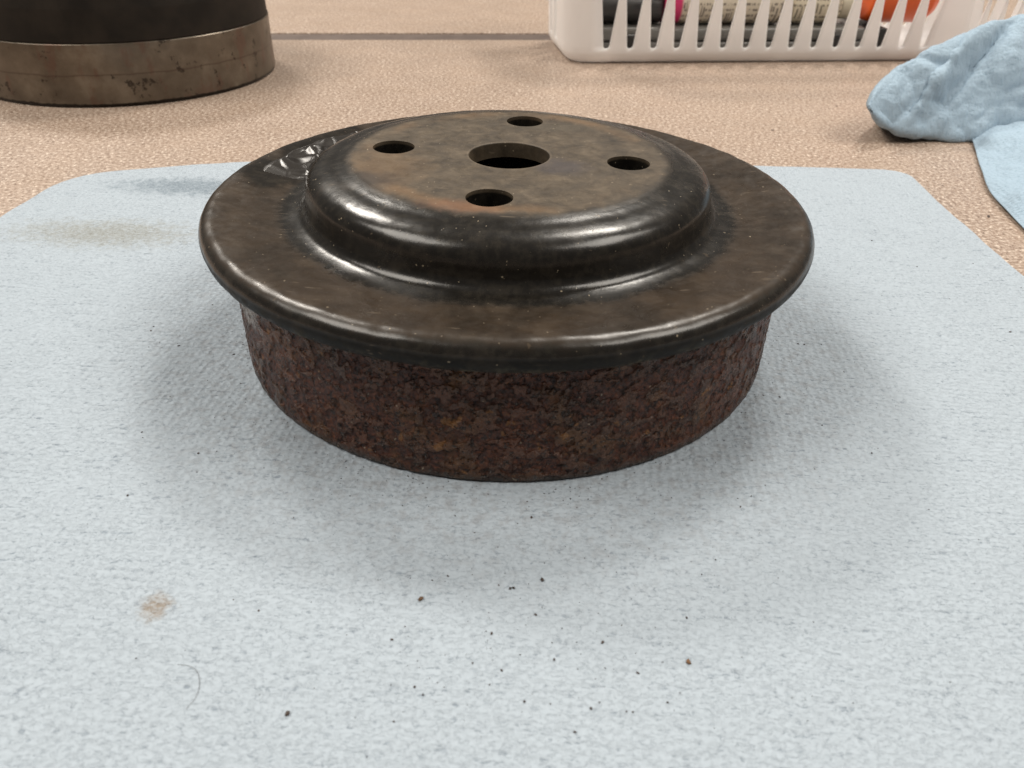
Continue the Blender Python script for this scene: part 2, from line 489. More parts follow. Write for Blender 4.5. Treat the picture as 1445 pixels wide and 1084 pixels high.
# ------------------------------------------------------------------ flat shop towel
def towel_outline_y_back(x):
    return 136.0 + 0.9 * math.sin(x * 0.035) + 0.6 * math.sin(x * 0.11 + 1)

def lift(x, y):
    """height of the paper over the bench: nearly flat, soft waves near the edges"""
    e = max(0.0, max(abs(x) - 120, 0) / 50.0, max(y - 95, 0) / 45.0)
    r = math.hypot(x, y)
    flat = min(1.0, max(0.0, (r - 74) / 40.0))
    w = 0.55 * fbm((x * 0.022, y * 0.030, 3.1), 3) + 0.28
    w2 = 0.10 * fbm((x * 0.12, y * 0.28, 8.1), 3)
    return max(0.0, w * (0.35 + 0.9 * min(e, 1.2))) * flat + (w2 + 0.1) * min(1, flat + 0.3) * 0.8

def build_towel():
    x0, x1, y0, y1 = -172.0, 167.0, -205.0, 136.0
    nu, nv = 300, 300
    us, vs = np.linspace(0, 1, nu), np.linspace(0, 1, nv)
    V = np.zeros((nu, nv, 3))
    rc = 26.0
    for i, u in enumerate(us):
        for j, v in enumerate(vs):
            yb = y1 + 1.2 * math.sin(u * 9) + (0.0 if u > 0.35 else -22 * ((0.35 - u) / 0.35) ** 1.5)
            xl = x0 - 5.0 * math.sin(max(0, v - 0.55) / 0.45 * PI) - (0.0 if v < 0.75 else 3 * (v - 0.75))
            xr = x1 + 2.2 * math.sin(v * 6.0) - (0 if v < 0.85 else 0)
            # rounded corners: shrink the row's width close to the back edge
            y = y0 + (yb - y0) * v
            d = yb - y
            sh_l = rc * (1 - math.sqrt(max(0, 1 - (1 - min(1, d / rc)) ** 2))) if d < rc else 0
            sh_r = 9 * (1 - math.sqrt(max(0, 1 - (1 - min(1, d / 9)) ** 2))) if d < 9 else 0
            xa, xb = xl + sh_l, xr - sh_r
            x = xa + (xb - xa) * u
            V[i, j] = (x, y, 0.25 + lift(x, y))
    top = V.reshape(-1, 3)
    F = grid_faces(nu, nv)
    # turned-down rim gives the paper its thickness
    border = [i * nv for i in range(nu)] + [(nu - 1) * nv + j for j in range(1, nv)] + \
             [i * nv + nv - 1 for i in range(nu - 2, -1, -1)] + [j for j in range(nv - 2, 0, -1)]
    n = len(top)
    low = top[border].copy(); low[:, 2] = np.maximum(low[:, 2] - 0.35, 0.02)
    allv = np.vstack([top, low])
    k = len(border)
    for q in range(k):
        a, b = border[q], border[(q + 1) % k]
        F.append((b, a, n + q, n + (q + 1) % k))
    o = mesh_obj('shop_towel', allv, F, M_TOWEL, angle=50)
    return tag(o, 'pale blue paper shop towel lying flat under the rusty pulley', 'paper towel')

towel = build_towel()

# ------------------------------------------------------------------ the pulley
SEG = 384
BASE_Z = 0.30                                   # the drum presses into the towel
def spline(P, n=6):
    P = np.asarray(P, float); Q = np.vstack([2 * P[0] - P[1], P, 2 * P[-1] - P[-2]])
    out = []
    for i in range(len(P) - 1):
        p0, p1, p2_, p3 = Q[i:i + 4]
        for k in range(n):
            f = k / n
            out.append(0.5 * ((2 * p1) + (-p0 + p2_) * f + (2 * p0 - 5 * p1 + 4 * p2_ - p3) * f ** 2 + (-p0 + 3 * p1 - 3 * p2_ + p3) * f ** 3))
    out.append(P[-1])
    return np.array(out)
dome = spline([(37.5, 47.5), (39.0, 47.42), (40.6, 47.1), (42.4, 46.65), (44.6, 46.3), (46.8, 45.7), (48.6, 44.7), (49.8, 43.1), (50.3, 41.2), (50.5, 39.3),
               (50.9, 37.6), (52.1, 36.3), (54.2, 35.72), (56.6, 35.62), (58.2, 35.75), (59.8, 35.98), (63.0, 36.5), (67.0, 37.15), (71.0, 37.75), (73.0, 37.75), (74.6, 36.95),
               (75.5, 35.4), (75.5, 33.6), (74.6, 31.8), (73.0, 30.6), (71.2, 30.0)])
under = fillet([(71.2, 30.0, 0), (69.6, 29.7, 0.4), (69.6, 33.2, 1.0), (57.0, 31.6, 2.0), (49.0, 32.0, 2.0), (46.6, 38.0, 2.5), (45.0, 41.6, 2.0), (40.0, 43.4, 2.0), (10.0, 43.6, 0)])
hub_top = np.vstack([fillet([(10.0, 43.6, 0), (10.0, 47.5, 0.35), (37.5, 47.5, 0)])[:-1], dome, under[1:-1]])
hub_top = resample(hub_top, 1.1)

pulley = empty('rusty_pulley', (0, 0, 0))
tag(pulley, 'rusty drum pulley with black domed hub standing on the flat blue towel', 'pulley')
HV, HF = lathe(hub_top, SEG, closed=True)
for i in range(len(HV)):
    x, y, z = HV[i]
    r = math.hypot(x, y)
    d = 0.10 * fbm((x * 0.07, y * 0.07, z * 0.1), 3) + 0.03 * fbm((x * 0.35, y * 0.35, z * 0.35 + 4), 2)
    if r > 66:                                 # handled, slightly dinged lip
        d += 0.16 * fbm((x * 0.16, y * 0.16, 5.0), 3)
        HV[i, 0] *= 1 + 0.10 * fbm((x * 0.13, y * 0.13, 1.0), 2) / 75
    HV[i, 2] = z + d
hub = mesh_obj('hub', HV, HF, M_HUB, pulley, angle=38)
hub['label'] = 'black painted domed hub and flange with dirty mounting face'

# four bolt holes, cut right through
cut_bm = bmesh.new()
for k in range(4):
    a = math.radians(172.5 + 90 * k)
    R0 = 5.25 if k != 3 else 5.05
    ret = bmesh.ops.create_cone(cut_bm, cap_ends=True, segments=48, radius1=R0 * MM, radius2=R0 * MM, depth=0.02)
    bmesh.ops.translate(cut_bm, verts=ret['verts'], vec=Vector((29.5 * math.cos(a), 29.5 * math.sin(a), 46.0)) * MM)
cut_me = bpy.data.meshes.new('cut'); cut_bm.to_mesh(cut_me); cut_bm.free()
cut = bpy.data.objects.new('cut', cut_me); COL.objects.link(cut)
md = hub.modifiers.new('holes', 'BOOLEAN'); md.operation = 'DIFFERENCE'; md.object = cut; md.solver = 'EXACT'
dg = bpy.context.evaluated_depsgraph_get()
new_me = bpy.data.meshes.new_from_object(hub.evaluated_get(dg))
hub.modifiers.clear(); hub.data = new_me
new_me.polygons.foreach_set('use_smooth', [True] * len(new_me.polygons))
new_me.set_sharp_from_angle(angle=math.radians(38))
bpy.data.objects.remove(cut)

def build_drum():
    nz, ns = 84, 1000
    V, F, skin = [], [], []
    zs = np.concatenate([[0.0, 0.25, 0.6, 1.0], np.linspace(1.4, 30.2, nz - 4)])
    for i in range(ns):
        a = 2 * PI * i / ns
        ca, sa = math.cos(a), math.sin(a)
        for z in zs:
            x, y = 69 * ca, 69 * sa
            foot = min(1.0, z / 3.0)
            n = fbm((x * 0.16, y * 0.16, z * 0.16), 4)
            p = fbm((x * 0.55, y * 0.55, z * 0.55 + 7), 3)
            q = mnoise.noise(Vector((x * 0.30, y * 0.30, z * 0.30 + 20)))
            mod = 0.5 + 0.8 * mnoise.noise(Vector((x * 0.05, y * 0.05, z * 0.08 + 31)))
            n2_ = mod * fbm((x * 0.22 + 9, y * 0.22, z * 0.30), 6) * 1.3 + (1 - mod) * fbm((x * 0.62 + 9, y * 0.62, z * 0.62), 4) + 0.25 * mnoise.noise(Vector((x * 0.07, y * 0.07, z * 0.05 + 13)))
            fl = max(0.0, min(1.0, (n2_ + 0.08) / 0.16))
            skin.append(fl)
            d = (0.14 * n + 0.20 * p + 0.30 * fl - 0.55 * max(0.0, q - 0.22)) * (0.25 + 0.75 * foot) - 0.1
            r = 69.2 + d
            if z < 0.6: r -= (0.6 - z) * 0.7
            V.append((r * ca, r * sa, BASE_Z + z * (30.4 - BASE_Z) / 30.2))
    F = [(i * nz + j, ((i + 1) % ns) * nz + j, ((i + 1) % ns) * nz + j + 1, i * nz + j + 1) for i in range(ns) for j in range(nz - 1)]
    # inner wall
    n0 = len(V)
    for i in range(ns):
        a = 2 * PI * i / ns
        for r, z in ((66.6, BASE_Z), (66.0, BASE_Z + 0.5), (66.0, 32.6)):
            V.append((r * math.cos(a), r * math.sin(a), z))
    for i in range(ns):
        j = (i + 1) % ns
        F.append((j * nz, i * nz, n0 + i * 3, n0 + j * 3))
        for k in range(2):
            F.append((n0 + j * 3 + k, n0 + i * 3 + k, n0 + i * 3 + k + 1, n0 + j * 3 + k + 1))
    o = mesh_obj('drum', V, F, M_RUST, pulley)
    skin += [0.0] * (len(V) - len(skin))
    o.data.attributes.new('skin', 'FLOAT', 'POINT').data.foreach_set('value', skin)
    o['label'] = 'scaly brown rusted belt drum below the flange'
    return o
build_drum()

def build_film():
    """wrinkled, lifted black paint skin on the back left of the flange"""
    nu, nv = 200, 90
    V = np.zeros((nu, nv, 3))
    for i in range(nu):
        a = math.radians(120 + 50 * i / (nu - 1))
        for j in range(nv):
            v = j / (nv - 1)
            w = 0.5 + 0.5 * fbm((a * 6, 2.0, 0.5), 2)
            r = 54.6 + (68.0 + 2.2 * w - 54.6) * v
            x, y = r * math.cos(a), r * math.sin(a)
            zs = float(np.interp(r, [54.2, 56.6, 58.2, 59.8, 63.0, 67.0, 71.0], [35.72, 35.62, 35.75, 35.98, 36.5, 37.15, 37.75]))
            p = Vector((x * 0.07, y * 0.07, 2.2))
            wx = 1.6 * mnoise.noise(p * 1.3 + Vector((5, 0, 0))); wy = 1.6 * mnoise.noise(p * 1.3 + Vector((0, 9, 0)))
            ridge = 1 - abs(mnoise.noise(Vector((x * 0.085 + wx * 0.45, y * 0.085 + wy * 0.45, 1.3)))) * 3.0
            ridge2 = 1 - abs(mnoise.noise(Vector((x * 0.15 + wx * 0.5, y * 0.15 - wy * 0.5, 6.3)))) * 3.0
            env = min(1, v / 0.12) * min(1, (1 - v) / 0.18) * min(1, i / 20) * min(1, (nu - 1 - i) / 40)
            env = max(0, env)
            dd, _pp = mnoise.voronoi(Vector((x * 0.125 + wx * 0.4, y * 0.125 + wy * 0.4, 0.7)))
            ed = dd[1] - dd[0]
            h = env * (1.1 * math.exp(-(ed / 0.30) ** 2) + 0.35 * mnoise.noise(Vector((x * 0.1, y * 0.1, 3.3))) + 0.25)
            V[i, j] = (x, y, zs + 0.10 + h - 0.45 * (1 - min(1, env * 4)))
    o = mesh_obj('peeled_paint', V.reshape(-1, 3), grid_faces(nu, nv), M_FILM, hub)
    o['label'] = 'wrinkled glossy black paint skin peeling from the flange'
build_film()

# ------------------------------------------------------------------ second pulley, back left
p2 = empty('steel_pulley', (-219.1, 278.6, 0))
tag(p2, 'stained bare steel pulley with black upper half at the back left', 'pulley')
band = fillet([(75.0, 0.0, 0), (78.3, 0.0, 0.5), (78.8, 1.6, 0.6), (78.6, 15.0, 3), (78.7, 28.9, 0.2), (78.3, 29.2, 0.2), (74.0, 29.2, 0), (74.0, 1.0, 0.3), (75.0, 0.0, 0)])[:-1]
bv, bf = lathe(resample(band, 2.0), 256, closed=True)
mesh_obj('belt_band', bv, bf, M_BAND, p2, angle=40)
blk = fillet([(73.9, 29.4, 0), (78.2, 29.4, 0.5), (77.6, 44.0, 6), (76.0, 55.0, 4), (66.0, 57.6, 4), (46.0, 58.0, 3), (40.0, 44.0, 3), (14.0, 44.0, 0.5), (14.0, 40.0, 0.5), (44.0, 40.0, 3), (49.0, 54.0, 3), (70.0, 53.0, 3), (73.9, 46.0, 2), (73.9, 29.4, 0)])[:-1]
kv, kf = lathe(resample(blk, 2.5), 256, closed=True)
for i in range(len(kv)):
    kv[i] *= 1 + 0.0018 * fbm(kv[i] * 0.06, 3)
mesh_obj('black_hub', kv, kf, M_BLACK, p2, angle=40)

# ------------------------------------------------------------------ basket
BANG = math.radians(8.2)
BO = (30.0, 320.3)
basket = empty('slotted_basket', (BO[0], BO[1], 0.0), BANG)
tag(basket, 'white plastic basket with tapered vertical slots at the back right', 'basket')
BL, BD, BH = 330.0, 76.0, 92.0
RAD = [14.0, 30.0, 30.0, 14.0]       # front-left, front-right, back-right, back-left
def basket_path():
    """(point, normal, tag) along the base outline, starting at the front-left corner end, counter-clockwise"""
    pts = []
    def arc(cx, cy, r, a0):
        n = max(6, int(r / 2))
        for k in range(n + 1):
            a = a0 + (PI / 2) * k / n
            pts.append((cx + r * math.cos(a), cy + r * math.sin(a), math.cos(a), math.sin(a)))
    arc(RAD[0], RAD[0], RAD[0], PI)
    arc(BL - RAD[1], RAD[1], RAD[1], -PI / 2)
    arc(BL - RAD[2], BD - RAD[2], RAD[2], 0)
    arc(RAD[3], BD - RAD[3], RAD[3], PI / 2)
    pts.append(pts[0])
    P = np.array(pts)
    L = np.concatenate([[0], np.cumsum(np.hypot(np.diff(P[:, 0]), np.diff(P[:, 1])))])
    return P, L
BP, BLEN = basket_path()
def bq(s, d):
    s = s % BLEN[-1]
    x, y, nx, ny = (np.interp(s, BLEN, BP[:, k]) for k in range(4))
    l = math.hypot(nx, ny)
    return x + nx / l * d, y + ny / l * d
def flare(z):
    foot = 8.0
    d = -foot * (1 - math.sqrt(max(0.0, 1 - (1 - min(z, foot) / foot) ** 2)))
    return d + 0.05 * z
s_front = PI / 2 * RAD[0]                       # path length where the straight front begins
slots = []
f0 = 54.6 - 42.0
first = s_front + (24.9 - RAD[0])
slots = [first + 14.86 * k for k in range(15)]
s = slots[-1] + 31.0
while s < BLEN[-1] - 10.0:
    slots.append(s); s += 11.5 if s < slots[14] + 60 else 14.86
slots = [q for q in slots if q < BLEN[-1] + first - 12]
Z0, Z1 = 9.0, 76.0
def half(z):
    if z <= Z0 or z >= Z1: return 0.0
    w = 1.9 + 0.118 * (z - Z0) if z < 45 else 6.15
    e = min(z - Z0, Z1 - z)
    c = min(1.0, e / 1.8)
    return w * math.sqrt(max(0, 1 - (1 - c) ** 2))
def build_basket():
    zrow = [Z0, Z0 + 0.25, Z0 + 0.7, Z0 + 1.2, Z0 + 1.8, 14, 20, 28, 38, 50, 62, 70, Z1 - 1.8, Z1 - 1.0, Z1 - 0.3, Z1]
    V, F = [], []
    idx = {}
    def vid(s, z):
        x, y = bq(s, flare(z))
        key = (round(x, 3), round(y, 3), round(z, 3))
        if key not in idx:
            idx[key] = len(V); V.append((x, y, z))
        return idx[key]
    n = len(slots)
    cols = 6
    per = BLEN[-1]
    for i in range(n):
        a, b = slots[i], slots[(i + 1) % n] + (per if i == n - 1 else 0)
        # bar between two slots
        for zi in range(len(zrow) - 1):
            za, zb = zrow[zi], zrow[zi + 1]
            for c in range(cols):
                def S(z, c): return a + half(z) + (b - a - 2 * half(z)) * c / cols
                F.append((vid(S(za, c), za), vid(S(za, c + 1), za), vid(S(zb, c + 1), zb), vid(S(zb, c), zb)))
        # bands below and above
        for zs in ([0, 0.25, 0.7, 1.4, 2.4, 3.8, 5.5, 7.2, Z0], [Z1, 80, 86, BH]):
            for za, zb in zip(zs[:-1], zs[1:]):
                for c in range(cols):
                    s0, s1 = a + (b - a) * c / cols, a + (b - a) * (c + 1) / cols
                    F.append((vid(s0, za), vid(s1, za), vid(s1, zb), vid(s0, zb)))
    o = mesh_obj('slotted_wall', V, F, M_WHITE, basket, angle=60)
    sm = o.modifiers.new('thick', 'SOLIDIFY'); sm.thickness = 0.0019; sm.offset = -1.0
    # floor
    m = 120
    ring = [bq(per * k / m, -8.2) for k in range(m)]
    V2 = [(x, y, 0.3) for x, y in ring] + [(x, y, 2.0) for x, y in ring]
    F2 = [tuple(range(m - 1, -1, -1)), tuple(range(m, 2 * m))] + [(k, (k + 1) % m, m + (k + 1) % m, m + k) for k in range(m)]
    mesh_obj('floor', V2, F2, M_WHITE, basket, angle=30)
    # rolled rim
    prof = [(0.0, 0.0), (3.5, 0.3), (5.0, -1.5), (5.0, -8.0), (3.8, -8.0), (3.6, -2.2), (0.0, -1.6)]
    V3, F3 = [], []
    m = 160; k = len(prof)
    for q in range(m):
        for dx, dz in prof:
            x, y = bq(per * q / m, flare(BH) - 0.6 + dx)
            V3.append((x, y, BH + 0.4 + dz))
    for q in range(m):
        for j in range(k):
            F3.append((q * k + j, ((q + 1) % m) * k + j, ((q + 1) % m) * k + (j + 1) % k, q * k + (j + 1) % k))
    mesh_obj('rim', V3, F3, M_WHITE, basket, angle=35)
build_basket()

# ------------------------------------------------------------------ things in the basket
def in_basket(s, t):
    s += 12.2; t += 1.0
    return (BO[0] + s * math.cos(BANG) - t * math.sin(BANG), BO[1] + s * math.sin(BANG) + t * math.cos(BANG))

def rounded_box(name, lx, ly, lz, rad, mat, parent=None, z0=0.0, at=(0, 0)):
    bm = bmesh.new()
    bmesh.ops.create_cube(bm, size=1.0)
    bmesh.ops.scale(bm, vec=(lx * MM, ly * MM, lz * MM), verts=bm.verts)
    bmesh.ops.translate(bm, vec=((at[0] + lx / 2) * MM, (at[1] + ly / 2) * MM, (z0 + lz / 2) * MM), verts=bm.verts)
    bmesh.ops.bevel(bm, geom=list(bm.edges), offset=rad * MM, segments=4, profile=0.5, affect='EDGES')
    me = bpy.data.meshes.new(name); bm.to_mesh(me); bm.free()
    me.polygons.foreach_set('use_smooth', [True] * len(me.polygons))
    me.set_sharp_from_angle(angle=math.radians(35))
    me.materials.append(mat)
    o = bpy.data.objects.new(name, me); COL.objects.link(o)
    if parent: o.parent = parent
    return o

M_CASE = simple('grey_case_plastic', (0.14, 0.135, 0.125), 0.28, 0.1, 20, 0.04)
M_CASE_D = simple('dark_case_plastic', (0.020, 0.019, 0.018), 0.35, 0.1, 20, 0.04)
cx_, cy_ = in_basket(9, 11)
case = empty('tool_case', (cx_, cy_, 2.1), BANG)
tag(case, 'flat grey plastic tool case on the basket floor', 'case')
tray = rounded_box('case_tray', 178, 50, 8.5, 2.0, M_CASE, case)
rounded_box('case_lid', 178, 50, 8.0, 2.5, M_CASE, case, z0=8.8)
for lx_ in (14, 146):
    rounded_box('latch', 16, 2.4, 9.0, 0.8, M_CASE_D, tray, z0=4.0, at=(lx_, -2.0))

def lying(name, s, t, z, rz, prof_parts, label, cat, group=None):
    """a bottle lying on its side: its axis along local x; parts = (name, profile of (x, r), material)"""
    x, y = in_basket(s, t)
    e = empty(name, (x, y, z), BANG + rz)
    tag(e, label, cat, group)
    for pn, prof, mat in prof_parts:
        pr = fillet([(r, xx, fr) for xx, r, fr in prof], 4)
        v, f = lathe(pr, 48)
        v = v[:, [2, 0, 1]]
        mesh_obj(pn, v, f, mat, e, angle=40)
    return e
M_LAB_C = mat_label('cream_printed_label', (0.62, 0.55, 0.42), (0.06, 0.05, 0.04))
M_LAB_P = mat_label('pink_and_cream_label', (0.62, 0.55, 0.44), (0.07, 0.05, 0.05), accent=(9.0, (0.58, 0.035, 0.14)))
M_ORANGE = simple('orange_plastic', (0.72, 0.115, 0.02), 0.35, 0.06, 20, 0.04)
M_CREAM = simple('cream_plastic', (0.52, 0.47, 0.36), 0.4, 0.05, 20, 0.04)
M_DARK = simple('charcoal_plastic', (0.030, 0.029, 0.028), 0.4, 0.2, 15, 0.05)
TOP = 2.1 + 16.8
lying('dark_marker', 8, 26, TOP + 9.2, 0.02, [
    ('barrel', [(0, 0, 0), (0, 9, 1.5), (34, 9, 0.6), (34, 8, 0.3), (36, 8, 0.3), (36, 9, 0.6), (44, 9, 1.5), (44, 0, 0)], M_DARK)],
    'dark charcoal cylinder lying at the left end inside the basket', 'bottle')
lying('pink_label_bottle', 53, 26, TOP + 12.2, 0.0, [
    ('cap', [(-8, 0, 0), (-8, 7, 1), (-0.5, 7, 0.5), (-0.5, 0, 0)], M_DARK),
    ('body', [(0, 0, 0), (0, 12, 1.5), (77, 12, 2), (82, 6, 2), (82, 0, 0)], M_LAB_P)],
    'bottle with pink and cream printed label lying in the basket', 'bottle')
lying('cream_label_bottle', 137, 26, TOP + 11.2, 0.0, [
    ('body', [(0, 0, 0), (0, 11, 1.5), (28, 11, 1), (33, 9, 2), (33, 0, 0)], M_LAB_C),
    ('cap', [(33.2, 0, 0), (33.2, 8.4, 0.5), (43, 8.4, 1.2), (43, 0, 0)], M_CREAM)],
    'short cream labelled bottle lying beside the orange bottle in the basket', 'bottle')
lying('black_marker', 199, 12, 2.1 + 8.4, PI / 2, [
    ('barrel', [(0, 0, 0), (0, 8, 1.5), (30, 8, 0.6), (32, 7, 0.6), (50, 7, 1.5), (50, 0, 0)], M_CASE_D)],
    'black marker lying under the orange bottle in the basket', 'marker')
lying('orange_bottle', 190, 30, 2.1 + 16.8 + 17.0, 0.0, [
    ('body', [(0, 0, 0), (0, 15, 3), (8, 17, 2), (40, 17, 3), (46, 13, 3), (46, 0, 0)], M_ORANGE)],
    'bright orange bottle lying at the right end inside the basket', 'bottle')

# ------------------------------------------------------------------ crumpled towel on the right
def unp(px, py, z):
    """photo pixel -> world point on the level z (mm)"""
    d = _f + _r2 * ((px - 722.5) / 1120.69) - _u2 * ((py - 542) / 1120.69)
    c = CAM / MM
    t = (z - c.z) / d.z
    p = c + d * t
    return np.array([p.x, p.y, p.z])

def catmull_grid(ctrl, nu, nv):
    C = np.asarray(ctrl, float)
    def interp(C, n):
        m = C.shape[0]
        Cp = np.concatenate([[2 * C[0] - C[1]], C, [2 * C[-1] - C[-2]]])
        out = []
        for k in range(n):
            t = k / (n - 1) * (m - 1)
            i = min(int(t), m - 2); f = t - i
            p0, p1, p2_, p3 = Cp[i], Cp[i + 1], Cp[i + 2], Cp[i + 3]
            out.append(0.5 * ((2 * p1) + (-p0 + p2_) * f + (2 * p0 - 5 * p1 + 4 * p2_ - p3) * f ** 2 + (-p0 + 3 * p1 - 3 * p2_ + p3) * f ** 3))
        return np.array(out)
    a = interp(C, nu)
    b = interp(a.transpose(1, 0, 2), nv).transpose(1, 0, 2)
    return b

def sheet(name, G, mat, parent, amp=0.5, thick=0.5, seed=0.0):
    nu, nv = G.shape[:2]
    du = np.gradient(G, axis=0); dv = np.gradient(G, axis=1)
    N = np.cross(du, dv); N /= np.linalg.norm(N, axis=2, keepdims=True) + 1e-9
    for i in range(nu):
        for j in range(nv):
            x, y, z = G[i, j]
            w = fbm((x * 0.035 + seed, y * 0.035, z * 0.035), 3)
            rid = 1 - 2.2 * abs(mnoise.noise(Vector((x * 0.030 + seed, y * 0.055, z * 0.06 + 3))))
            f = fbm((x * 0.16, y * 0.16, z * 0.16 + seed), 3)
            k = 0.055
            wv = Vector((x * k + seed, y * k + 0.25 * w, z * k * 0.8))
            d1, _p1 = mnoise.voronoi(wv)
            d2, _p2 = mnoise.voronoi(wv * 2.3 + Vector((3, 1, 2)))
            fac = min(d1[1] - d1[0], 0.7) * 3.2 + min(d2[1] - d2[0], 0.6) * 0.9     # crumpled facets with sharp creases
            tip = min(1.0, i / (nu * 0.22))
            d = amp * (0.5 * w - fac * tip + 0.15 * f)
            q = G[i, j] + N[i, j] * d
            q[2] = max(q[2], 0.75)
            G[i, j] = q
    org = np.array(parent.location) / MM
    o = mesh_obj(name, G.reshape(-1, 3) - org, grid_faces(nu, nv), mat, parent, angle=70)
    s_ = o.modifiers.new('thick', 'SOLIDIFY'); s_.thickness = thick * MM; s_.offset = -1
    return o

ct_loc = unp(1500, 190, 0)
ct = empty('crumpled_towel', ct_loc)
tag(ct, 'crumpled blue paper towel bunched up at the right edge', 'paper towel')
U = unp
def fold_col(ridge, edge, bulge, tuck):
    """one rib of the bunched fold: from its foot behind, over the thin top edge, down the face to the lower edge"""
    rg, ed = np.array(ridge), np.array(edge)
    h1 = rg + (ed - rg) * 0.30 + np.array([0, -0.6, 0.8]) * bulge
    h2 = rg + (ed - rg) * 0.68 + np.array([0, -0.7, 0.5]) * bulge
    if tuck < 3: return [rg + np.array([0.6, 1.2, -0.6]), rg + np.array([0.3, 0.6, -0.2]), rg, h1, h2, ed, ed + np.array([0.5, 0.6, -0.2])]
    return [rg * [1, 1, 0] + np.array([6 + 2 * tuck, 24, 1.0]), rg + np.array([1, 6, -0.35 * rg[2]]), rg, h1, h2, ed, ed + np.array([tuck * 0.4, tuck, -0.4 * min(ed[2], 6)])]
cols = [
    fold_col(U(1226, 149, 18), U(1227, 153, 17), 0.2, 2),
    fold_col(U(1238, 126, 22), U(1238, 167, 12), 1.2, 5),
    fold_col(U(1259, 104, 27), U(1259, 181, 7), 2.2, 7),
    fold_col(U(1289, 86, 32), U(1289, 189, 4), 3.0, 9),
    fold_col(U(1333, 64, 38), U(1326, 193, 2.5), 3.0, 9),
    fold_col(U(1377, 47, 42), U(1367, 196, 1.5), 3.0, 9),
    fold_col(U(1445, 21, 49), U(1425, 173, 8), 5.0, 10),
    fold_col(U(1525, 0, 54), U(1500, 150, 16), 5.0, 10),
    fold_col(U(1640, 5, 46), U(1600, 142, 16), 4.0, 10),
]
G = catmull_grid(cols, 150, 110)
# a long diagonal crease running down from the top edge
for i in range(150):
    for j in range(110):
        u, v = i / 149, j / 109
        c_ = 0.70 - 0.28 * (v - 0.30) / 0.35
        if 0.25 < v < 0.78:
            k = math.sin((v - 0.25) / 0.53 * PI)
            G[i, j] += np.array([-1.0, -0.5, 0.6]) * (4.6 * k * math.exp(-((u - c_) / 0.030) ** 2))
            G[i, j] += np.array([0.6, 0.8, -0.8]) * (3.6 * k * math.exp(-((u - c_ - 0.075) / 0.040) ** 2))
sheet('bunched_fold', G, M_TOWEL2, ct, amp=1.35, seed=1.7)
low = [
    [U(1330, 168, 1), U(1367, 190, 1), U(1383, 235, 1), U(1398, 272, 1), U(1440, 318, 1), U(1520, 400, 1)],
    [U(1390, 160, 2), U(1405, 190, 6), U(1420, 235, 3), U(1440, 275, 4), U(1480, 325, 3), U(1560, 405, 1)],
    [U(1450, 150, 5), U(1460, 188, 10), U(1475, 235, 6), U(1500, 280, 7), U(1540, 330, 5), U(1610, 410, 1)],
    [U(1530, 140, 8), U(1540, 185, 12), U(1555, 240, 10), U(1580, 290, 9), U(1620, 340, 5), U(1690, 410, 1)],
    [U(1640, 140, 4), U(1650, 190, 4), U(1670, 250, 4), U(1690, 300, 3), U(1730, 350, 2), U(1800, 420, 1)],
]
G2 = catmull_grid(low, 90, 110)
sheet('spread_sheet', G2, M_TOWEL2, ct, amp=0.9, seed=4.4)

# ------------------------------------------------------------------ rust crumbs, hairs
M_CRUMB = simple('rust_crumb', (0.035, 0.022, 0.016), 0.6, 0.5, 3, 0.3)
M_CRUMB2 = simple('ochre_crumb', (0.15, 0.075, 0.03), 0.6, 0.4, 3, 0.3)

def crumb_mesh(x, y, z, r, flat=0.6, el=1.0):
    bm = bmesh.new()
    bmesh.ops.create_icosphere(bm, subdivisions=1, radius=1.0)
    a = random.uniform(0, PI)
    vs = []
    for v in bm.verts:
        k = random.uniform(0.65, 1.15)
        px, py, pz = v.co.x * r * el * k, v.co.y * r * k, v.co.z * r * flat * k
        vs.append((x + px * math.cos(a) - py * math.sin(a), y + px * math.sin(a) + py * math.cos(a), z + max(pz, -r * flat * 0.8) + r * flat * 0.7))
    fs = [tuple(v.index for v in f.verts) for f in bm.faces]
    bm.free()
    return vs, fs

def surf(x, y):
    return 0.25 + lift(x, y)

def crumb_thing(name, px, py, r, mat, label, el=1.0):
    p = unp(px, py, 0.4)
    vs, fs = crumb_mesh(p[0], p[1], surf(p[0], p[1]), r, 0.7, el)
    o = mesh_obj(name, vs, fs, mat, smooth=False)
    return tag(o, label, 'crumb', 'larger crumbs on the towel')
crumb_thing('rust_crumb', 594, 846, 0.55, M_CRUMB2, 'reddish brown rust crumb on the towel left of centre, below the drum', 1.3)
crumb_thing('rust_crumb', 971, 935, 0.5, M_CRUMB2, 'tan rust crumb on the towel towards the lower right', 1.1)
crumb_thing('rust_crumb', 406, 1008, 0.45, M_CRUMB, 'dark crumb on the towel near the bottom left, right of the hair', 1.3)
crumb_thing('rust_crumb', 765, 819, 0.38, M_CRUMB, 'dark crumb on the towel straight below the drum', 1.2)

